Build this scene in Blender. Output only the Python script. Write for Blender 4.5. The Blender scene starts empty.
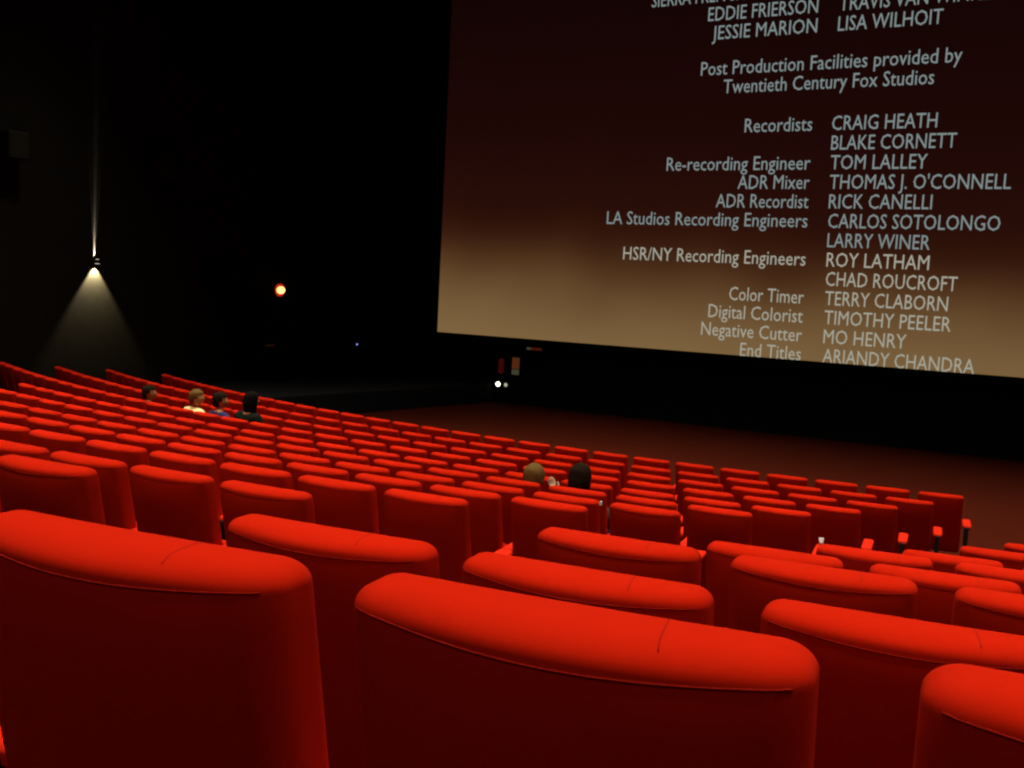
import bpy, bmesh, math, random
from mathutils import Vector, Matrix
random.seed(5)
sc = bpy.context.scene
COL = sc.collection
PI = math.pi

# ------------------------------------------------------------------ helpers
def s2l(c):
    return tuple(((v/255)/12.92 if v/255 <= .04045 else (((v/255)+.055)/1.055)**2.4) for v in c) + (1,)

def mat(name, col, rough=.8, spec=.3, metal=0, noise=0, nscale=60, bump=0, sheen=0, emit=None, estr=1):
    m = bpy.data.materials.new(name); m.use_nodes = True
    nt = m.node_tree; b = nt.nodes['Principled BSDF']
    b.inputs['Base Color'].default_value = col
    b.inputs['Roughness'].default_value = rough
    b.inputs['Metallic'].default_value = metal
    b.inputs['Specular IOR Level'].default_value = spec
    if sheen:
        b.inputs['Sheen Weight'].default_value = sheen
        b.inputs['Sheen Roughness'].default_value = .5
        b.inputs['Sheen Tint'].default_value = (1, .12, .03, 1)
    if noise or bump:
        tc = nt.nodes.new('ShaderNodeTexCoord')
        n = nt.nodes.new('ShaderNodeTexNoise'); n.inputs['Scale'].default_value = nscale
        n.inputs['Detail'].default_value = 4
        nt.links.new(tc.outputs['Object'], n.inputs['Vector'])
        if noise:
            mx = nt.nodes.new('ShaderNodeMix'); mx.data_type = 'RGBA'
            mx.inputs[6].default_value = tuple(v*(1-noise) for v in col[:3]) + (1,)
            mx.inputs[7].default_value = tuple(min(1, v*(1+noise)) for v in col[:3]) + (1,)
            nt.links.new(n.outputs['Fac'], mx.inputs[0])
            nt.links.new(mx.outputs[2], b.inputs['Base Color'])
        if bump:
            bp = nt.nodes.new('ShaderNodeBump'); bp.inputs['Strength'].default_value = bump
            bp.inputs['Distance'].default_value = .003
            nt.links.new(n.outputs['Fac'], bp.inputs['Height'])
            nt.links.new(bp.outputs['Normal'], b.inputs['Normal'])
    if emit:
        b.inputs['Emission Color'].default_value = emit
        b.inputs['Emission Strength'].default_value = estr
    return m

M = dict(
    fabric=mat('red_velour', (.43, .0095, .0005, 1), .95, .06, noise=.04, nscale=420, bump=.03),
    piping=mat('red_piping', (.22, .004, .0006, 1), .9, .1),
    pad=mat('red_armrest_cloth', (.60, .016, .002, 1), .9, .1),
    black=mat('black_steel', (.012, .011, .012, 1), .55, .3),
    carpet=mat('dark_red_carpet', (.058, .0072, .0024, 1), .97, .05, noise=.25, nscale=25, bump=.5),
    wall=mat('black_wall_cloth', (.0085, .008, .005, 1), .95, .1, noise=.35, nscale=6),
    front=mat('black_masking', (.010, .011, .014, 1), .95, .08, noise=.2, nscale=8),
    ceil=mat('black_ceiling', (.012, .012, .012, 1), .95, .1, noise=.2, nscale=3),
    grey=mat('dark_grey_plastic', (.008, .009, .006, 1), .7, .3),
    grille=mat('speaker_grille', (.009, .010, .006, 1), .8, .2, noise=.4, nscale=200),
    chrome=mat('brushed_metal', (.5, .5, .5, 1), .35, .5, metal=1),
    white=mat('white_plastic', (.8, .8, .78, 1), .5, .4),
    lamp_glass=mat('lamp_glass', (.9, .9, .8, 1), .4, .4, emit=(1, .88, .66, 1), estr=1.2),
    step_glow=mat('step_light_glow', (.9, .9, .8, 1), .4, .4, emit=(1, 1, .72, 1), estr=4.5),
    step_dim=mat('step_light_dim', (.6, .65, .5, 1), .4, .4, emit=(.8, 1, .65, 1), estr=.45),
    exit_glow=mat('exit_lamp_red', (.9, .3, .1, 1), .4, .4, emit=(1, .42, .13, 1), estr=3.0),
    exit_rim=mat('exit_lamp_housing', (.5, .02, .01, 1), .5, .4, emit=(1, .05, .01, 1), estr=.45),
    blue_glow=mat('blue_led', (.1, .1, .5, 1), .4, .4, emit=(.25, .3, 1, 1), estr=1.6),
    sign_red=mat('red_sign_face', (.28, .03, .01, 1), .5, .4, emit=(1, .12, .05, 1), estr=.05),
    sign_or=mat('orange_sign_face', (.3, .07, .02, 1), .5, .4, emit=(1, .28, .08, 1), estr=.07),
    sign_pale=mat('pale_sign_face', (.24, .23, .14, 1), .5, .4, emit=(.8, .8, .5, 1), estr=.05),
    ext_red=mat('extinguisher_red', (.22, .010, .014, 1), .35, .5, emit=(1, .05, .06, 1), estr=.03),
    pushbar=mat('push_bar_orange', (.5, .25, .15, 1), .5, .4),
    sk1=mat('skin_warm', (.50, .22, .09, 1), .6, .3),
    sk2=mat('skin_pale', (.78, .52, .32, 1), .6, .3),
    hair_dark=mat('dark_brown_hair', (.013, .008, .004, 1), .95, .05, noise=.5, nscale=80, bump=.8),
    hair_brown=mat('light_brown_hair', (.12, .07, .02, 1), .9, .08, noise=.6, nscale=70, bump=.8),
    hair_black=mat('black_hair', (.005, .004, .004, 1), .95, .05, noise=.4, nscale=80, bump=.8),
    cream=mat('cream_shirt', (.78, .72, .34, 1), .9, .1),
    violet=mat('blue_violet_shirt', (.03, .028, .10, 1), .9, .1),
    jacket=mat('dark_green_grey_jacket', (.007, .012, .009, 1), .95, .05),
    brown_shirt=mat('brown_jumper', (.06, .025, .015, 1), .9, .1),
    maroon=mat('maroon_jumper', (.09, .012, .01, 1), .9, .1),
    denim=mat('dark_denim', (.02, .025, .05, 1), .9, .1),
    eye=mat('eye_white', (.8, .8, .8, 1), .3, .5),
    lip=mat('lip', (.4, .12, .09, 1), .5, .3),
)

def link(name, bm, m, parent=None, smooth=True):
    me = bpy.data.meshes.new(name)
    bmesh.ops.recalc_face_normals(bm, faces=bm.faces)
    bm.to_mesh(me); bm.free()
    me.materials.append(m)
    if smooth:
        for p in me.polygons: p.use_smooth = True
    o = bpy.data.objects.new(name, me); COL.objects.link(o)
    if parent: o.parent = parent
    return o

def thing(name, label, cat, loc=(0, 0, 0), rz=0, group=None):
    o = bpy.data.objects.new(name, None); COL.objects.link(o)
    o.empty_display_size = .1
    o.location = loc; o.rotation_euler = (0, 0, rz)
    tag(o, label, cat, group)
    return o

def tag(o, label, cat, group=None):
    o['label'] = label; o['category'] = cat
    if group: o['group'] = group

def struct(name, bm, m, smooth=False):
    o = link(name, bm, m, None, smooth); o['kind'] = 'structure'; return o

def box(bm, c, s, rot=None, bev=0):
    r = bmesh.ops.create_cube(bm, size=1)
    vs = r['verts']
    bmesh.ops.scale(bm, vec=s, verts=vs)
    if bev:
        es = list({e for v in vs for e in v.link_edges})
        rb = bmesh.ops.bevel(bm, geom=es, offset=bev, segments=3, profile=.6, affect='EDGES')
        vs = rb['verts']
    if rot: bmesh.ops.rotate(bm, verts=vs, cent=(0, 0, 0), matrix=rot)
    bmesh.ops.translate(bm, vec=c, verts=vs)
    return vs

def cyl(bm, c, r, h, axis='Z', seg=20, r2=None):
    R = bmesh.ops.create_cone(bm, cap_ends=True, segments=seg, radius1=r, radius2=r if r2 is None else r2, depth=h)
    vs = R['verts']
    if axis == 'X': bmesh.ops.rotate(bm, verts=vs, cent=(0, 0, 0), matrix=Matrix.Rotation(PI/2, 3, 'Y'))
    if axis == 'Y': bmesh.ops.rotate(bm, verts=vs, cent=(0, 0, 0), matrix=Matrix.Rotation(PI/2, 3, 'X'))
    bmesh.ops.translate(bm, vec=c, verts=vs)
    return vs

def tube(bm, pts, r, seg=8):
    rings = []
    n = len(pts)
    for i, p in enumerate(pts):
        p = Vector(p)
        t = (Vector(pts[min(i+1, n-1)]) - Vector(pts[max(i-1, 0)])).normalized()
        a = t.cross(Vector((0, 0, 1)))
        if a.length < .1: a = t.cross(Vector((0, 1, 0)))
        a.normalize(); b = t.cross(a)
        rings.append([bm.verts.new(p + a*r*math.cos(2*PI*k/seg) + b*r*math.sin(2*PI*k/seg)) for k in range(seg)])
    for i in range(n-1):
        for k in range(seg):
            bm.faces.new((rings[i][k], rings[i][(k+1) % seg], rings[i+1][(k+1) % seg], rings[i+1][k]))
    bm.faces.new(rings[0]); bm.faces.new(rings[-1])

def rounded(bm, half, rad, n=(14, 6, 12), post=None):
    """a subdivided box mapped onto a rounded box (even steps round the rims), then deformed by post(p)"""
    ax = []
    for h, r, m in zip(half, rad, n):
        rim = [h - r + r*math.tan(math.radians(11.25*k)) for k in (1, 2, 3, 4)]
        ax.append([-v for v in rim[::-1]] + [-(h-r) + 2*(h-r)*k/m for k in range(m+1)] + rim)
    vmap = {}
    N = [len(a)-1 for a in ax]
    def V(i, j, k):
        if (i, j, k) not in vmap:
            vmap[(i, j, k)] = bm.verts.new(rmap(Vector((ax[0][i], ax[1][j], ax[2][k])), half, rad, post))
        return vmap[(i, j, k)]
    for i in range(N[0]):
        for k in range(N[2]):
            for j in (0, N[1]): bm.faces.new((V(i, j, k), V(i+1, j, k), V(i+1, j, k+1), V(i, j, k+1)))
    for j in range(N[1]):
        for k in range(N[2]):
            for i in (0, N[0]): bm.faces.new((V(i, j, k), V(i, j+1, k), V(i, j+1, k+1), V(i, j, k+1)))
    for i in range(N[0]):
        for j in range(N[1]):
            for k in (0, N[2]): bm.faces.new((V(i, j, k), V(i+1, j, k), V(i+1, j+1, k), V(i, j+1, k)))

def rmap(q, half, rad, post=None):
    inner = Vector([max(-(h-r), min(h-r, c)) for c, h, r in zip(q, half, rad)])
    d = Vector([(a-b)/r for a, b, r in zip(q, inner, rad)])
    m = max(abs(c) for c in d)
    if m > 1e-6: d = d.normalized()*m
    out = inner + Vector([a*r for a, r in zip(d, rad)])
    return post(out) if post else out

# ------------------------------------------------------------------ the hall, metres; camera eye at (0,0,EYE)
EYE = 3.14
TH = math.radians(28.5)                     # the camera looks this far left of the hall's axis
F_PX, ROLL, PITCH = 1035.0, .05135, .09406
CX, CY = -4.81, 40.09                       # centre of the seating arcs, on the hall's centre line beyond the screen
WL, WR, WF, WB, HC = -17.95, 7.4, 24.3, -5.0, 13.6
SEAT_H = .95
PITCH_SEAT = .58
BACK_W = .49

#            radius   height of the seat tops under the eye: left of the aisle / right of the aisle
ROWS = {1: (27.51, 2.140, 2.140), 2: (28.50, 2.075, 2.075), 3: (29.51, 1.983, 1.983), 4: (30.55, 1.870, 1.870),
        5: (31.58, 1.747, 1.740), 6: (32.59, 1.604, 1.586), 7: (33.60, 1.453, 1.433), 8: (34.55, 1.298, 1.289),
        9: (35.54, 1.131, 1.097), 10: (36.50, .981, .924), 11: (37.45, .781, .732), 12: (38.50, .560, .549),
        13: (39.35, .36, .356), 14: (40.42, .14, .12)}
# left-corner angle of the aisle-end seat (middle block) and of the first seat (right block), hall axis = 0
AEND = {1: -.374, 2: -.386, 3: -.398, 4: -.408, 5: -.418, 6: -.427, 7: -.436, 8: -.445, 9: -.454, 10: -.462, 11: -.4713}
NMID = {1: 27, 2: 28, 3: 28, 4: 28, 5: 20, 6: 18, 7: 14, 8: 10, 9: 7, 10: 4, 11: 2}
ASTART = {6: -.3595, 7: -.3696, 8: -.379, 9: -.389, 10: -.397, 11: -.406, 12: -.415, 13: -.4067}
NRIGHT = {6: 2, 7: 2, 8: 2, 9: 3, 10: 3, 11: 4, 12: 3, 13: 3}

def arc(r, a): return CX + r*math.sin(a), CY - r*math.cos(a)

# ---- floor: carpeted terraces that follow the rows, flat in front
def build_floor():
    bm = bmesh.new()
    ks = sorted(ROWS)
    def bound(k):                            # front edge of terrace k
        return ROWS[k][0] - .62
    rs = [bound(k) for k in ks] + [60.0]
    angs = [-.72 + i*.02 for i in range(70)]
    def h(k, a):
        am = (ROWS[k][0]-26)/14*-.085 + .148   # middle of the aisle
        w = max(0, min(1, (a-(am-.012))/.024))
        return EYE - SEAT_H - (ROWS[k][1]*(1-w) + ROWS[k][2]*w)
    def P(r, a, z):
        x, y = arc(r, a)
        return Vector((max(WL, min(WR, x)), max(WB, min(WF, y)), z))
    def quad(a, b, c, d):
        if (b-a).cross(c-a).length < 1e-5 and (c-a).cross(d-a).length < 1e-5: return
        vs = [bm.verts.new(v) for v in (a, b, c, d)]
        try: bm.faces.new(vs)
        except ValueError: pass
    # flat front part
    front = rs[0]
    for i in range(len(angs)-1):
        a0, a1 = angs[i], angs[i+1]
        quad(P(front, a0, 0), P(front, a1, 0), P(15.0, a1, 0), P(15.0, a0, 0))
        quad(P(front, a0, 0), P(front, a1, 0), P(front, a1, h(1, a1)), P(front, a0, h(1, a0)))
        for q, k in enumerate(ks):
            quad(P(rs[q], a0, h(k, a0)), P(rs[q], a1, h(k, a1)), P(rs[q+1], a1, h(k, a1)), P(rs[q+1], a0, h(k, a0)))
            if q+1 < len(ks):
                k2 = ks[q+1]
                quad(P(rs[q+1], a0, h(k, a0)), P(rs[q+1], a1, h(k, a1)), P(rs[q+1], a1, h(k2, a1)), P(rs[q+1], a0, h(k2, a0)))
    bmesh.ops.remove_doubles(bm, verts=bm.verts, dist=1e-4)
    # solid underlay so that no gap opens at the corners
    box(bm, ((WL+WR)/2, (WF+WB)/2, -.16), (WR-WL, WF-WB, .3))
    struct('floor', bm, M['carpet'])
build_floor()

def wallbox(name, c, s, m):
    bm = bmesh.new(); box(bm, c, s); struct(name, bm, m)
LX, LY = WR-WL, WF-WB
wallbox('wall_left', (WL-.1, (WF+WB)/2, HC/2), (.2, LY+.4, HC), M['wall'])
wallbox('wall_right', (WR+.1, (WF+WB)/2, HC/2), (.2, LY+.4, HC), M['wall'])
wallbox('wall_front', ((WL+WR)/2, WF+.1, HC/2), (LX, .2, HC), M['front'])
wallbox('wall_back', ((WL+WR)/2, WB-.1, HC/2), (LX, .2, HC), M['wall'])
wallbox('ceiling', ((WL+WR)/2, (WF+WB)/2, HC+.1), (LX+.4, LY+.4, .2), M['ceil'])

# ---- the landing below the exit door in the front left corner
bm = bmesh.new()
pts = [(-15.05, 16.7), (-13.76, WF-.01), (WL+.01, WF-.01), (WL+.01, 16.7)]
lo = [bm.verts.new((x, y, 0)) for x, y in pts]; hi = [bm.verts.new((x, y, .5)) for x, y in pts]
bm.faces.new(lo[::-1]); bm.faces.new(hi)
for i in range(4): bm.faces.new((lo[i], lo[(i+1) % 4], hi[(i+1) % 4], hi[i]))
bmesh.ops.bevel(bm, geom=list(bm.edges), offset=.02, segments=2, affect='EDGES')
o = link('exit_landing', bm, M['front'], None, False)
tag(o, 'low black exit landing in the front left corner under the red lamp', 'platform')

# ------------------------------------------------------------------ projection screen with the credits
SX0, SX1, SZ0 = -15.56, 4.9, EYE-1.36
SY = WF-.1
SZ1 = SZ0 + 11.1
def screen_material():
    m = bpy.data.materials.new('projected_picture'); m.use_nodes = True
    nt = m.node_tree; N = nt.nodes; L = nt.links; N.clear()
    out = N.new('ShaderNodeOutputMaterial'); em = N.new('ShaderNodeEmission')
    df = N.new('ShaderNodeBsdfDiffuse'); df.inputs['Color'].default_value = (.02, .02, .02, 1)
    add = N.new('ShaderNodeAddShader')
    tc = N.new('ShaderNodeTexCoord'); sp = N.new('ShaderNodeSeparateXYZ')
    L.new(tc.outputs['Object'], sp.inputs[0])       # object origin sits at the screen's lower left corner
    # the film frame: tan at the bottom, through brown, to a very dark maroon; the tan reaches higher on the left
    mx = N.new('ShaderNodeMath'); mx.operation = 'MULTIPLY'; mx.inputs[1].default_value = .035
    L.new(sp.outputs['X'], mx.inputs[0])
    ad = N.new('ShaderNodeMath'); ad.operation = 'ADD'
    L.new(sp.outputs['Z'], ad.inputs[0]); L.new(mx.outputs[0], ad.inputs[1])
    ns = N.new('ShaderNodeTexNoise'); ns.inputs['Scale'].default_value = .35; ns.inputs['Detail'].default_value = 1.5
    L.new(tc.outputs['Object'], ns.inputs['Vector'])
    nm = N.new('ShaderNodeMath'); nm.operation = 'MULTIPLY_ADD'; nm.inputs[1].default_value = .9; nm.inputs[2].default_value = -.45
    L.new(ns.outputs['Fac'], nm.inputs[0])
    a2 = N.new('ShaderNodeMath'); a2.operation = 'ADD'
    L.new(ad.outputs[0], a2.inputs[0]); L.new(nm.outputs[0], a2.inputs[1])
    dv = N.new('ShaderNodeMath'); dv.operation = 'DIVIDE'; dv.inputs[1].default_value = 10.0
    L.new(a2.outputs[0], dv.inputs[0])
    cr = N.new('ShaderNodeValToRGB'); cr.color_ramp.interpolation = 'B_SPLINE'
    L.new(dv.outputs[0], cr.inputs[0])
    stops = [(0, (126, 100, 64)), (.09, (114, 88, 55)), (.16, (98, 71, 42)), (.22, (76, 47, 26)), (.28, (52, 23, 12)), (.35, (39, 13, 7)),
             (.50, (31, 8, 6)), (.75, (22, 5, 4)), (1, (16, 4, 3))]
    e = cr.color_ramp.elements
    e[0].position, e[0].color = stops[0][0], s2l(stops[0][1])
    e[1].position, e[1].color = stops[-1][0], s2l(stops[-1][1])
    for p, c in stops[1:-1]:
        k = e.new(p); k.color = s2l(c)
    L.new(cr.outputs[0], em.inputs['Color'])
    L.new(em.outputs[0], add.inputs[0]); L.new(df.outputs[0], add.inputs[1]); L.new(add.outputs[0], out.inputs['Surface'])
    return m
SCREEN = thing('cinema_screen', 'huge cinema screen on the front wall showing rolling film credits', 'screen', (SX0, SY, SZ0))
bm = bmesh.new(); box(bm, ((SX1-SX0)/2, 0, (SZ1-SZ0)/2), (SX1-SX0, .05, SZ1-SZ0))
link('picture_surface', bm, screen_material(), SCREEN, False)
bm = bmesh.new()
fw = .22
W_, H_ = SX1-SX0, SZ1-SZ0
for c, s in (((-fw/2, .03, H_/2), (fw, .14, H_+2*fw)), ((W_+fw/2, .03, H_/2), (fw, .14, H_+2*fw)),
             ((W_/2, .03, -fw/2), (W_, .14, fw)), ((W_/2, .03, H_+fw/2), (W_, .14, fw))):
    box(bm, c, s, bev=.01)
link('masking_frame', bm, M['front'], SCREEN, False)

def emis(name, col, k=1.0):
    m = bpy.data.materials.new(name); m.use_nodes = True
    nt = m.node_tree; nt.nodes.clear()
    o = nt.nodes.new('ShaderNodeOutputMaterial'); e = nt.nodes.new('ShaderNodeEmission')
    e.inputs['Color'].default_value = s2l(col); e.inputs['Strength'].default_value = k
    nt.links.new(e.outputs[0], o.inputs['Surface']); return m
TXT_TOP = emis('credit_lettering', (126, 138, 138))
TXT_LOW = emis('credit_lettering_low', (162, 160, 145))

def credit(text, x0, x1, z, low=False):
    """x0..x1 and z of the baseline in hall coordinates"""
    cu = bpy.data.curves.new('credit_line', 'FONT'); cu.body = text; cu.size = .46
    cu.resolution_u = 2; cu.offset = 0
    o = bpy.data.objects.new('tmp', cu); COL.objects.link(o)
    dg = bpy.context.evaluated_depsgraph_get()
    me = bpy.data.meshes.new_from_object(o.evaluated_get(dg))
    bpy.data.objects.remove(o)
    xs = [v.co.x for v in me.vertices]
    a, b = min(xs), max(xs)
    k = (x1-x0)/(b-a)
    for v in me.vertices:
        v.co = Vector(((v.co.x-a)*k + x0-SX0, -.035, v.co.y + z-SZ0))
    me.materials.clear(); me.materials.append(TXT_LOW if low else TXT_TOP)
    c = bpy.data.objects.new('credit_line', me); COL.objects.link(c); c.parent = SCREEN
P_ = .4355
def zl(i): return EYE + 3.86 - P_*i          # baseline of credit line i, 0 = first recordist
for t, i, x1 in (("TRAVIS VAN WINKL", -6, -2.25), ("LISA WILHOIT", -5, -3.14), ("CRAIG HEATH", 0, -3.07), ("BLAKE CORNETT", 1, -2.65), ("TOM LALLEY", 2, -3.2),
                 ("THOMAS J. O'CONNELL", 3, -1.52), ("RICK CANELLI", 4, -3.03), ("CARLOS SOTOLONGO", 5, -1.65), ("LARRY WINER", 6, -3.0),
                 ("ROY LATHAM", 7, -2.98), ("CHAD ROUCROFT", 8, -2.38), ("TERRY CLABORN", 9, -2.53), ("TIMOTHY PEELER", 10, -2.43),
                 ("MO HENRY", 11, -3.31), ("ARIANDY CHANDRA", 12, -1.89)):
    credit(t, (-5.32 if i < 0 else -5.28+.0165*i), x1, zl(i), i >= 7)
for t, i, x0 in (("SIERRA FRENCH", -7, -9.8), ("EDDIE FRIERSON", -6, -8.35), ("JESSIE MARION", -5, -8.22), ("Recordists", 0, -7.28), ("Re-recording Engineer", 2, -9.15),
                 ("ADR Mixer", 3, -7.35), ("ADR Recordist", 4, -7.85), ("LA Studios Recording Engineers", 5, -10.65),
                 ("HSR/NY Recording Engineers", 7, -10.15), ("Color Timer", 9, -7.37), ("Digital Colorist", 10, -7.85),
                 ("Negative Cutter", 11, -8.0), ("End Titles", 12, -7.01)):
    credit(t, x0, -7.5 if i == -7 else -5.72+.012*i, zl(i), i >= 7)
credit("Post Production Facilities provided by", -8.44, -2.69, zl(-3)+.05)
credit("Twentieth Century Fox Studios", -7.86, -3.21, zl(-2)+.05)

# ------------------------------------------------------------------ seats
def lean(z): return (SEAT_H-z)*.20            # the back leans: lower means further forward
BH = (BACK_W/2, .056, .345)                    # half sizes of the backrest
def back_post(p):
    x, y, z = p
    u = x/BH[0]; w = (z+BH[2])/(2*BH[2])
    y2 = y + .018*u*u
    if y < 0:                                 # padded rear: bulges in the middle
        k = min(1, max(0, (w-.74)/.26))
        y2 += (y/BH[1])*(.034*(1-u*u)*(.35+.65*min(1, w*1.2)) - .018*k*k*(1-u**6))
    zz = SEAT_H - BH[2] + z - .004*u*u
    return Vector((x, y2 - BH[1] + lean(zz), zz))

def make_seat():
    t = thing('cinema_chair', 'red cinema chair', 'chair')
    RAD = (.040, .040, .030)
    bm = bmesh.new(); rounded(bm, BH, RAD, (16, 3, 14), back_post)
    b = link('backrest', bm, M['fabric'], t)
    # seam of the top pad along the rear upper edge, dipping in the middle, and one short seam over the top
    bm = bmesh.new(); pts = []
    for i in range(33):
        u = -1+2*i/32
        zc = BH[2] - (.024+.014*(1-u*u))
        pts.append(rmap(Vector((u*(BH[0]-.012), -BH[1], zc)), BH, RAD, back_post) + Vector((0, .0004, 0)))
    tube(bm, pts, .0016, 6)
    pts = []
    for j in range(13):
        y = BH[1]*(1-2*j/12)
        pts.append(rmap(Vector((.095+.012*j/12, y, BH[2])), BH, RAD, back_post) + Vector((0, 0, -.0006)))
    tube(bm, pts, .0012, 6)
    link('piping', bm, M['piping'], b)
    # tip-up cushion, folded against the back
    bm = bmesh.new()
    rot = Matrix.Rotation(math.radians(-12), 3, 'X')
    def cp(p):
        q = rot @ Vector((p.x, p.y, p.z))
        return Vector((q.x, q.y + .15, q.z + .42))
    rounded(bm, (.222, .048, .165), (.04, .035, .04), (6, 2, 5), cp)
    link('seat_cushion', bm, M['fabric'], t)
    return t
def arm_bm():
    bm = bmesh.new()
    rot = Matrix.Rotation(math.radians(3), 3, 'X')
    def cp(p):
        q = rot @ p
        return Vector((q.x, q.y + .18, q.z + .585))
    rounded(bm, (.046, .175, .022), (.022, .03, .014), (2, 4, 1), cp)
    return bm
def stand_bm():
    bm = bmesh.new()
    box(bm, (0, .15, .40), (.038, .30, .36), bev=.008)
    box(bm, (0, .15, .20), (.030, .09, .36), bev=.006)
    box(bm, (0, .15, .012), (.060, .26, .024), bev=.006)
    return bm
SEAT = make_seat()
ARM = bpy.data.meshes.new('armrest'); _b = arm_bm(); bmesh.ops.recalc_face_normals(_b, faces=_b.faces); _b.to_mesh(ARM); _b.free(); ARM.materials.append(M['pad'])
for p in ARM.polygons: p.use_smooth = True
STAND = bpy.data.meshes.new('support'); _b = stand_bm(); _b.to_mesh(STAND); _b.free(); STAND.materials.append(M['black'])
ARM_X = PITCH_SEAT/2

def add_arm(t, side, out=0):
    s = bpy.data.objects.new('support', STAND); COL.objects.link(s); s.parent = t; s.location = (side*(ARM_X+out), 0, 0)
    a = bpy.data.objects.new('armrest', ARM); COL.objects.link(a); a.parent = t; a.location = (side*(ARM_X+out), 0, 0)

DZ = {13: .038, 12: .024, 11: .016}
DXM = {1: -.06, 2: -.05, 3: -.03, 7: .02, 8: .02, 9: .05, 10: .055, 11: .11}
DX = {13: -.017, 12: .026, 11: .004, 10: -.015}
ORD = 'zeroth first second third fourth fifth sixth seventh eighth ninth tenth eleventh twelfth thirteenth fourteenth fifteenth sixteenth seventeenth eighteenth nineteenth twentieth'.split()
def ordn(n):
    if n <= 20: return ORD[n]
    return 'twenty-' + ORD[n-20]
used = [False]
SEATPOS = {}
def place_seat(block, k, j, a_left, z_under, label, left_arm=False, group=''):
    r = ROWS[k][0]
    a = a_left + TH + (.2525+(DX if block == 'r' else DXM).get(k, 0) + (.012 if (block, k, j) == ('r', 12, 0) else 0))/r
    if k == 13: z_under += (.009, .004, 0)[j]
    z_under -= DZ.get(k, .012)
    x, y = arc(r, a)
    if not used[0]: t = SEAT; used[0] = True
    else:
        t = SEAT.copy(); COL.objects.link(t)
        for ch in SEATCH:
            c = ch.copy(); COL.objects.link(c); c.parent = t
            for g in ch.children:
                if g.name in SUBNAMES: d = g.copy(); COL.objects.link(d); d.parent = c
    # the fitted corner lies on the front edge of the top: local y = 0
    t.location = (x, y, EYE - z_under - SEAT_H)
    t.rotation_euler = (0, 0, a)
    tag(t, label, 'chair', group)
    add_arm(t, 1, .02 if (block == 'm' and j == 0) else 0)
    if left_arm: add_arm(t, -1)
    SEATPOS[(block, k, j)] = (x, y, EYE-z_under-SEAT_H, a)
    return t
SEATCH = list(SEAT.children)
SUBNAMES = {g.name for c in SEATCH for g in c.children}

for k in sorted(NMID):
    r = ROWS[k][0]; n = NMID[k]
    rown = 'front row' if k == 1 else ordn(k) + ' row from the front'
    for j in range(n):                        # j = 0 is the seat on the aisle
        a = AEND[k] - j*PITCH_SEAT/r
        if j == 0: lab = 'red upholstered seat at the aisle end of the %s, middle block' % rown
        elif j == n-1 and k <= 5: lab = 'red upholstered seat at the far left wall end of the %s' % rown
        else: lab = 'red upholstered seat in the %s, middle block, %s from the aisle' % (rown, ordn(j+1))
        place_seat('m', k, j, a, ROWS[k][1], lab, j == n-1, 'seats of the middle block, ' + rown)
RN = {13: 'nearest row', 12: 'second nearest row', 11: 'third nearest row', 10: 'fourth nearest row', 9: 'fifth nearest row',
      8: 'sixth nearest row', 7: 'seventh nearest row', 6: 'eighth nearest row'}
NEAR = {(13, 0): 'very large dark red seat back cut off by the lower left corner',
        (13, 1): 'largest red seat back, whole width in view in the bottom centre foreground',
        (13, 2): 'bright red seat back cut off in the bottom right corner'}
for k in sorted(NRIGHT):
    r = ROWS[k][0]
    for j in range(NRIGHT[k]):
        a = ASTART[k] + j*PITCH_SEAT/r
        lab = NEAR.get((k, j)) or 'red seat in the right hand block, %s, %s from the aisle' % (RN[k], ordn(j+1))
        place_seat('r', k, j, a, ROWS[k][2], lab, j == 0, 'seats of the right hand block')

# ------------------------------------------------------------------ people
def skin_mesh(name, joints, edges, root=0, levels=2):
    """joints: list of (x,y,z,r) or (x,y,z,rx,ry)"""
    me = bpy.data.meshes.new(name)
    me.from_pydata([j[:3] for j in joints], edges, [])
    o = bpy.data.objects.new('tmp', me); COL.objects.link(o)
    md = o.modifiers.new('s', 'SKIN'); md.use_smooth_shade = True; md.branch_smoothing = .3
    sv = me.skin_vertices[0].data if me.skin_vertices else None
    if sv is None:
        bm = bmesh.new(); bm.from_mesh(me); bm.verts.layers.skin.verify(); bm.to_mesh(me); bm.free()
        sv = me.skin_vertices[0].data
    for i, j in enumerate(joints):
        sv[i].radius = (j[3], j[4] if len(j) > 4 else j[3]); sv[i].use_root = (i == root)
    sb = o.modifiers.new('b', 'SUBSURF'); sb.levels = levels; sb.render_levels = levels
    dg = bpy.context.evaluated_depsgraph_get()
    out = bpy.data.meshes.new_from_object(o.evaluated_get(dg))
    bpy.data.objects.remove(o)
    return out

def head_bm(bm, c, yaw, k=1.0):
    """an egg shaped head with brow, nose, lips, chin and ears, facing local +Y turned by yaw"""
    R = bmesh.ops.create_uvsphere(bm, u_segments=32, v_segments=24, radius=1)
    rz = Matrix.Rotation(yaw, 3, 'Z')
    for v in R['verts']:
        x, y, z = v.co
        w = .076*(1 - .28*max(0, -z)**1.4)
        d = .096*(1 - .12*max(0, -z))
        p = Vector((x*w, y*d, z*.118))
        if y > 0:
            g = lambda cx, cz, sx, sz: math.exp(-((x-cx)/sx)**2 - ((z-cz)/sz)**2)
            p.y += .026*g(0, -.12, .16, .20) + .010*g(0, -.48, .30, .10) + .016*g(0, -.80, .35, .16)
            p.y += .007*g(0, .20, .6, .10) - .010*g(.36, .03, .18, .12) - .010*g(-.36, .03, .18, .12)
        p *= k
        v.co = rz @ p + Vector(c)
    for s in (-1, 1):                         # ears
        E_ = bmesh.ops.create_uvsphere(bm, u_segments=12, v_segments=8, radius=1)
        for v in E_['verts']:
            p = Vector((v.co.x*.009 + s*.077, v.co.y*.018 - .008, v.co.z*.032 - .005))*k
            v.co = rz @ p + Vector(c)

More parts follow.
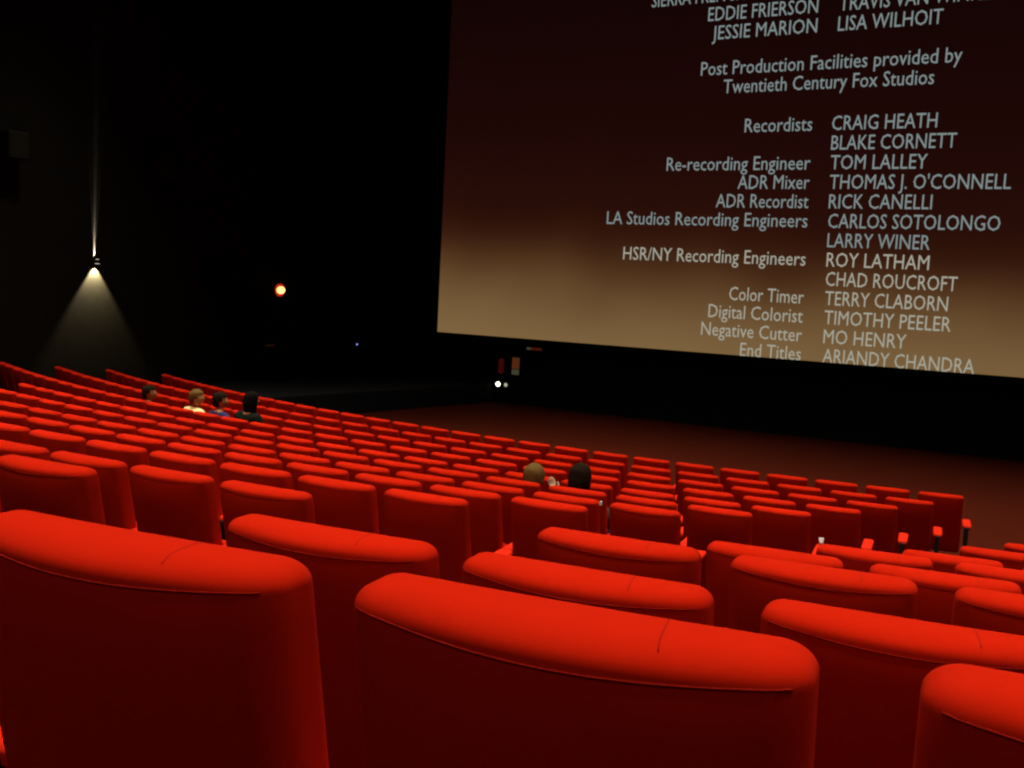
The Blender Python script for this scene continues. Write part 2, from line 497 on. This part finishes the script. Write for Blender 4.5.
def hair_bm(c, yaw, style, k=1.0):
    bm = bmesh.new()
    R = bmesh.ops.create_icosphere(bm, subdivisions=5, radius=1)
    rz = Matrix.Rotation(yaw, 3, 'Z')
    rm = []
    for v in R['verts']:
        x, y, z = v.co
        lim = .38 if y > .35 else (-.05 if y > -.1 else -.62)
        if style == 'long': lim = .38 if y > .45 else -1.2
        wob = 1 + .016*math.sin(7*x+3*z) + .012*math.sin(9*y + 5*z) + .006*math.sin(31*x+17*y)
        p = Vector((x*.092, y*.110 - .006, math.copysign(abs(z)**.72, z)*.124 + .002))*wob
        if style == 'long' and z < 0:
            p.z = z*.20; p.y -= .01; p.x *= 1 + .12*(-z)
        if z < lim: rm.append(v)
        v.co = rz @ (p*k) + Vector(c)
    bmesh.ops.delete(bm, geom=rm, context='VERTS')
    bmesh.ops.solidify(bm, geom=list(bm.faces), thickness=.012)
    return bm

def person(seat, label, hair, hstyle, skin, shirt, yaw, off=(0, 0, 0), lean_x=0, hand_up=False, scale=1.0, slouch=0.0, hips_f=0.0):
    x, y, z, a = SEATPOS[seat]
    t = thing('person', label, 'person', (x, y, z), a, 'people sitting among the seats')
    t.scale = (scale,)*3
    ox, oy, oz = off
    S = -slouch
    hip = Vector((0, .24+hips_f, .55)); wst = Vector((lean_x*.3, .20+hips_f*.6, .72+S*.5)); chest = Vector((lean_x*.6, .165, .90+S))
    ch2 = Vector((lean_x*.8, .15, 1.00+S)); neck = Vector((lean_x, .155, 1.08+S)); hb = Vector((lean_x+ox, .175+oy, 1.13+S+oz))
    hc = hb + Vector((0, .012, .085))
    def limb(s):
        sh = ch2 + Vector((s*.17, .0, .015)); 
        if hand_up and s > 0:
            el = Vector((.27+lean_x*.5, .26, .84+S)); wr = Vector((.13+lean_x, .33, 1.07+S)); 
        else:
            el = Vector((s*.275, .20, .74+S*.6)); wr = Vector((s*.26, .42, .665))
        return sh, el, wr
    # body: one continuous skin surface from feet to neck, hands with five fingers
    J = []; E_ = []
    def add(p, r, par=None, ry=None):
        J.append((p[0], p[1], p[2], r) if ry is None else (p[0], p[1], p[2], r, ry))
        if par is not None: E_.append((par, len(J)-1))
        return len(J)-1
    i0 = add(hip, .125, None, .10); i1 = add(wst, .115, i0, .09); i2 = add(chest, .135, i1, .10); i3 = add(ch2, .105, i2, .085)
    i4 = add(neck, .052, i3); i5 = add(hb, .050, i4)
    for s in (-1, 1):
        sh, el, wr = limb(s)
        j1 = add(sh, .052, i3); j2 = add(el, .038, j1); j3 = add(wr, .026, j2)
        d = (wr-el).normalized(); up = Vector((0, 0, 1)) if abs(d.z) < .7 else Vector((0, 1, 0))
        side = d.cross(up).normalized()*s
        palm = wr + d*.05
        j4 = add(palm, .034, j3, .016)
        for q in range(4):                    # four fingers of unequal length, bent downwards
            off_ = side*(-.027+.018*q); L = (.070, .080, .076, .058)[q]
            b0 = palm + d*.035 + off_; b1 = b0 + d*L*.5 - up*.008; b2 = b1 + d*L*.35 - up*.026
            f0 = add(b0, .0095, j4); f1 = add(b1, .0085, f0); add(b2, .007, f1)
        tb = palm - side*.034 - d*.015; th = tb - side*.026 + d*.03; tt = th + d*.03 - up*.012
        t0 = add(tb, .012, j4); t1 = add(th, .010, t0); add(tt, .008, t1)
        hp = hip + Vector((s*.095, 0, -.01)); kn = Vector((s*.13, .66+hips_f*.5, .56)); an = Vector((s*.13, .62, .13)); he = Vector((s*.135, .72, .05)); to = Vector((s*.14, .83, .035))
        l1 = add(hp, .088, i0); l2 = add(kn, .058, l1); l3 = add(an, .036, l2); l4 = add(he, .036, l3); add(to, .030, l4)
    me = skin_mesh('person', J, E_, 0, 2)
    bm = bmesh.new(); bm.from_mesh(me)
    head_bm(bm, hc, yaw)
    link('body', bm, skin, t)
    link('hair', hair_bm(hc, yaw, hstyle), hair, t)
    # eyes and mouth
    rz = Matrix.Rotation(yaw, 3, 'Z')
    for s in (-1, 1):
        bm = bmesh.new(); R = bmesh.ops.create_uvsphere(bm, u_segments=12, v_segments=8, radius=.011)
        bmesh.ops.translate(bm, vec=rz @ Vector((s*.029, .080, .004)) + hc, verts=bm.verts[:])
        link('eye', bm, M['eye'], t)
    bm = bmesh.new(); R = bmesh.ops.create_uvsphere(bm, u_segments=12, v_segments=8, radius=1)
    for v in bm.verts: v.co = rz @ Vector((v.co.x*.024, v.co.y*.006 + .096, v.co.z*.008 - .056)) + hc
    link('lips', bm, M['lip'], t)
    # clothes follow the body
    J2 = []; E2 = []
    J, E_ = J2, E2
    i0 = add(hip+Vector((0, 0, .02)), .138, None, .115); i1 = add(wst, .130, i0, .105); i2 = add(chest, .150, i1, .115); i3 = add(ch2, .135, i2, .112)
    i4 = add(neck-Vector((0, 0, .012)), .074, i3)
    for s in (-1, 1):
        sh, el, wr = limb(s)
        j1 = add(sh, .078, i3); j2 = add(el, .056, j1); add(wr - (wr-el)*.12, .038, j2)
    me = skin_mesh('shirt', J2, E2, 0, 2)
    bm = bmesh.new(); bm.from_mesh(me); link('shirt', bm, shirt, t)
    J3 = []; E3 = []; J, E_ = J3, E3
    i0 = add(hip, .142, None, .118)
    for s in (-1, 1):
        l1 = add(hip + Vector((s*.095, 0, -.01)), .100, i0); l2 = add(Vector((s*.13, .66+hips_f*.5, .56)), .072, l1); add(Vector((s*.13, .62, .17)), .052, l2)
    me = skin_mesh('trousers', J3, E3, 0, 2)
    bm = bmesh.new(); bm.from_mesh(me); link('trousers', bm, M['denim'], t)
    # the seat under them is folded down
    return t

def fold_down(seat):
    """swing the tip-up cushion of an occupied seat to level"""
    x, y, z, a = SEATPOS[seat]
    for o in COL.objects:
        if o.get('category') == 'chair' and abs(o.location.x-x) < 1e-4 and abs(o.location.y-y) < 1e-4:
            for c in o.children:
                if c.name.startswith('seat_cushion'):
                    piv = Matrix.Translation((0, .16, .42))
                    c.matrix_local = piv @ Matrix.Rotation(math.radians(-76), 4, 'X') @ piv.inverted() @ Matrix.Translation((0, .0, 0))

def seat_at(k, j): return ('m', k, j)
PEOPLE = [
    (seat_at(4, 17), 'person in dark clothes on the far left, face turned right to the screen', 'hair_dark', 'short', 'sk1', 'brown_shirt', -.75, dict(slouch=.12, scale=.93)),
    (seat_at(4, 15), 'person in a cream shirt with brown hair, left one of three together', 'hair_brown', 'short', 'sk1', 'cream', -.8, dict(slouch=.05, lean_x=.05, scale=.93)),
    (seat_at(4, 14), 'person in a blue violet top between cream shirt and dark jacket', 'hair_dark', 'short', 'sk1', 'violet', -.7, dict(slouch=.06, scale=.95)),
    (seat_at(4, 13), 'person with black hair in a dark jacket, right one of three together', 'hair_black', 'long', 'sk1', 'jacket', -.1, dict(scale=1.0, slouch=.05, lean_x=.06)),
    (seat_at(6, 3), 'person with light brown hair seen from behind, hand raised by the head', 'hair_brown', 'short', 'sk2', 'maroon', .1, dict(slouch=.25, lean_x=.09, hand_up=True, scale=.98)),
    (seat_at(6, 2), 'person with dark hair seen from behind, right of the raised hand', 'hair_dark', 'long', 'sk2', 'brown_shirt', 0, dict(slouch=.22, lean_x=-.07, scale=1.0)),
]
for seat, lab, hr, hs, sk, sh, yaw, kw in PEOPLE:
    person(seat, lab, M[hr], hs, M[sk], M[sh], yaw, **kw)
    fold_down(seat)

# ------------------------------------------------------------------ small things
def cup(seat, side, label):
    x, y, z, a = SEATPOS[seat]
    p = Matrix.Rotation(a, 3, 'Z') @ Vector((side*ARM_X+.02, .28, .61)) + Vector((x, y, z))
    t = thing('paper_cup', label, 'cup', p, 0)
    bm = bmesh.new(); cyl(bm, (0, 0, .03), .014, .06, r2=.02)
    link('cup_body', bm, M['white'], t)
    bm = bmesh.new(); cyl(bm, (0, 0, .063), .022, .01)
    link('lid', bm, M['white'], t)
cup(('m', 5, 0), 1, 'tiny white cup on an armrest just above the right hand chairs')
x, y, z, a = SEATPOS[('m', 7, 1)]
t = thing('paper_tag', 'tiny white paper tag between two chair backs, seventh row', 'tag', Matrix.Rotation(a, 3, 'Z') @ Vector((.257, -.02, .925)) + Vector((x, y, z)), a)
bm = bmesh.new(); box(bm, (0, 0, 0), (.014, .018, .028), bev=.003); link('paper', bm, M['white'], t, False)

# wall lamp: up and down light on the left wall
LZ, LYp = EYE+.07, 14.72
t = thing('wall_lamp', 'small up and down wall lamp throwing a cone of light, left wall', 'lamp', (WL, LYp, LZ))
bm = bmesh.new(); box(bm, (.012, 0, 0), (.024, .13, .10), bev=.006); link('wall_plate', bm, M['black'], t)
bm = bmesh.new(); cyl(bm, (.085, 0, .0), .058, .085, seg=28)
bmesh.ops.bevel(bm, geom=list(bm.edges), offset=.006, segments=2, affect='EDGES'); link('lamp_housing', bm, M['black'], t)
bm = bmesh.new(); cyl(bm, (.085, 0, .0455), .03, .006); link('upper_lens', bm, M['lamp_glass'], t)
bm = bmesh.new(); cyl(bm, (.085, 0, -.0455), .045, .006); link('lower_lens', bm, M['lamp_glass'], t)

def spot(name, loc, tgt, watts, angle, blend, size, col):
    l = bpy.data.lights.new(name, 'SPOT'); l.energy = watts; l.spot_size = math.radians(angle); l.spot_blend = blend
    l.shadow_soft_size = size; l.color = col
    o = bpy.data.objects.new(name, l); COL.objects.link(o); o.location = loc
    o.rotation_euler = (Vector(tgt)-Vector(loc)).to_track_quat('-Z', 'Y').to_euler()
    return o
spot('down_spot', (WL+.085, LYp, LZ-.06), (WL-.06, LYp, LZ-1.0), 900, 76, .45, .014, (1, .80, .50))
spot('up_spot', (WL+.004, LYp-.01, LZ+.06), (WL-.04, LYp-.01, LZ+4.06), 19000, 3.5, .5, .001, (1, .84, .70))
spot('up_spot_wide', (WL+.006, LYp-.01, LZ+.055), (WL-.04, LYp-.01, LZ+4.06), 2600, 12, .5, .001, (1, .84, .70))

# red exit lamp above the exit door, left wall
t = thing('exit_lamp', 'glowing orange red exit lamp on the dark left wall', 'lamp', (WL, 20.38, EYE-.40))
bm = bmesh.new(); cyl(bm, (.02, 0, 0), .16, .05, 'X', 28); link('housing', bm, M['exit_rim'], t)
bm = bmesh.new()
for v in bmesh.ops.create_uvsphere(bm, u_segments=24, v_segments=16, radius=1)['verts']: v.co = Vector((v.co.x*.06+.05, v.co.y*.15, v.co.z*.095))
link('lens', bm, M['exit_glow'], t)

bm = bmesh.new(); box(bm, (WL+.03, 20.4, .5+1.0), (.05, 1.7, 2.0), bev=.01)
d1 = struct('door_1', bm, M['front'])
bm = bmesh.new(); box(bm, (WL+.09, 20.0, EYE-1.80), (.05, .30, .05), bev=.012); link('push_bar', bm, M['pushbar'], d1, False)

# loudspeakers on the left wall
def speaker(y, z, label):
    t = thing('wall_speaker', label, 'speaker', (WL, y, z), 0, 'loudspeakers on the left wall')
    bm = bmesh.new(); box(bm, (.17, 0, 0), (.26, .42, .50), bev=.012); link('cabinet', bm, M['grey'], t, False)
    bm = bmesh.new(); box(bm, (.305, 0, 0), (.015, .38, .46), bev=.005); link('grille', bm, M['grille'], t, False)
    bm = bmesh.new(); box(bm, (.02, 0, 0), (.05, .12, .2), bev=.005); link('bracket', bm, M['black'], t, False)
speaker(16.35, EYE+2.23, 'dim grey box loudspeaker on the dark left wall, right of the lamp')
speaker(12.75, EYE+2.15, 'barely visible loudspeaker on the dark left wall, at the picture edge')

# blue indicator
t = thing('control_box', 'small black control box with a blue indicator light, left wall', 'control box', (WL, 23.6, EYE-1.86))
bm = bmesh.new(); box(bm, (.04, 0, 0), (.08, .22, .3), bev=.01); link('housing', bm, M['black'], t, False)
bm = bmesh.new(); bmesh.ops.create_uvsphere(bm, u_segments=16, v_segments=10, radius=.022); bmesh.ops.translate(bm, vec=(.085, 0, 0), verts=bm.verts[:])
link('indicator', bm, M['blue_glow'], t)

# things on the front wall under the screen's left end
FY = WF
t = thing('fire_extinguisher', 'red fire extinguisher on the front wall below the screen corner', 'fire extinguisher', (-13.50, FY-.10, .78))
bm = bmesh.new(); cyl(bm, (0, 0, .22), .075, .40, seg=24); bmesh.ops.bevel(bm, geom=[e for e in bm.edges if abs(e.verts[0].co.z-e.verts[1].co.z) < 1e-4], offset=.03, segments=4, affect='EDGES')
link('cylinder', bm, M['ext_red'], t)
bm = bmesh.new(); box(bm, (0, 0, .45), (.05, .03, .06), bev=.005); box(bm, (.03, 0, .50), (.12, .02, .018), bev=.004); link('valve', bm, M['black'], t)
bm = bmesh.new(); tube(bm, [(.02, 0, .46), (.09, 0, .44), (.105, -.01, .32), (.10, -.01, .14)], .011); link('hose', bm, M['black'], t)
bm = bmesh.new(); box(bm, (0, .06, .25), (.10, .08, .05), bev=.005); link('bracket', bm, M['black'], t)

t = thing('fire_sign', 'small orange sign with a pale lower half right of the extinguisher', 'sign', (-13.10, FY-.01, 1.02))
bm = bmesh.new(); box(bm, (0, 0, 0), (.26, .02, .52), bev=.005); link('sign_plate', bm, M['front'], t, False)
bm = bmesh.new(); box(bm, (0, -.013, .08), (.22, .01, .30), bev=.003); link('upper_panel', bm, M['sign_or'], t, False)
bm = bmesh.new(); box(bm, (0, -.013, -.16), (.22, .01, .14), bev=.003); link('lower_panel', bm, M['sign_pale'], t, False)

t = thing('direction_sign', 'small wide red sign just under the screen bottom edge', 'sign', (-12.56, FY-.02, EYE-1.575))
bm = bmesh.new(); box(bm, (0, 0, 0), (.50, .04, .20), bev=.01); link('sign_housing', bm, M['front'], t, False)
bm = bmesh.new(); box(bm, (.07, -.024, 0), (.30, .01, .15), bev=.003); link('red_panel', bm, M['sign_red'], t, False)
bm = bmesh.new(); box(bm, (-.16, -.024, 0), (.13, .01, .15), bev=.003); link('pale_panel', bm, M['sign_pale'], t, False)

for x, r, mm, lab in ((-13.60, .062, 'step_glow', 'brighter left one of two white floor lamps below the screen'),
                      (-13.36, .050, 'step_dim', 'dimmer right one of two white floor lamps below the screen')):
    t = thing('floor_lamp', lab, 'lamp', (x, FY-.02, EYE-2.645), 0, 'small round lamps on the front wall')
    bm = bmesh.new(); cyl(bm, (0, 0, 0), r+.012, .04, 'Y'); link('bezel', bm, M['black'], t)
    bm = bmesh.new(); cyl(bm, (0, -.022, 0), r, .012, 'Y'); link('lens', bm, M[mm], t)

# ------------------------------------------------------------------ light: dimmed house lights in the ceiling, and an added rear fill
def area(name, loc, sx, sy, watts, col, spread=110, tgt=None):
    l = bpy.data.lights.new(name, 'AREA'); l.shape = 'RECTANGLE'; l.size = sx; l.size_y = sy; l.energy = watts; l.color = col
    l.spread = math.radians(spread)
    o = bpy.data.objects.new(name, l); COL.objects.link(o); o.location = loc
    if tgt: o.rotation_euler = (Vector(tgt)-Vector(loc)).to_track_quat('-Z', 'Y').to_euler()
    return o
WARM = (1, .86, .66)
for X_ in (-14.5, -10.5, -6.5, -2, 2.5):
    for Y_, P_w in ((.8, 98), (4.8, 102), (8.8, 104), (12.8, 102), (17.6, 95)):
        if Y_ > 17 and X_ < -12: continue
        area('house_light', (X_, Y_, 12.9), .9, .9, P_w, WARM, 62)
area('rear_fill', (-1.0, -4.3, 11.5), 5, 1.5, 110, WARM, 130, (-3, 3, 1))  # unseen fill behind the camera, added to lift the near seat backs
w = bpy.data.worlds.new('World'); sc.world = w; w.use_nodes = True
w.node_tree.nodes['Background'].inputs[0].default_value = (0, 0, 0, 1)

# ------------------------------------------------------------------ camera
cam = bpy.data.cameras.new('Camera'); cam.sensor_fit = 'HORIZONTAL'; cam.sensor_width = 36; cam.lens = 36*F_PX/1024
cam.clip_start = .05; cam.clip_end = 200
co = bpy.data.objects.new('Camera', cam); COL.objects.link(co)
fwd = Vector((-math.sin(TH)*math.cos(PITCH), math.cos(TH)*math.cos(PITCH), -math.sin(PITCH)))
right = Vector((math.cos(TH), math.sin(TH), 0)); up = right.cross(fwd)
# picture rotated clockwise by ROLL
r2 = right*math.cos(ROLL) + up*math.sin(ROLL); u2 = up*math.cos(ROLL) - right*math.sin(ROLL)
mtx = Matrix((r2, u2, -fwd)).transposed().to_4x4(); mtx.translation = (0, 0, EYE)
co.matrix_world = mtx
sc.camera = co
sc.cycles.filter_width = 2.3
sc.view_settings.view_transform = 'Standard'; sc.view_settings.look = 'None'
sc.view_settings.gamma = 1; sc.view_settings.exposure = 0; sc.view_settings.use_curve_mapping = False
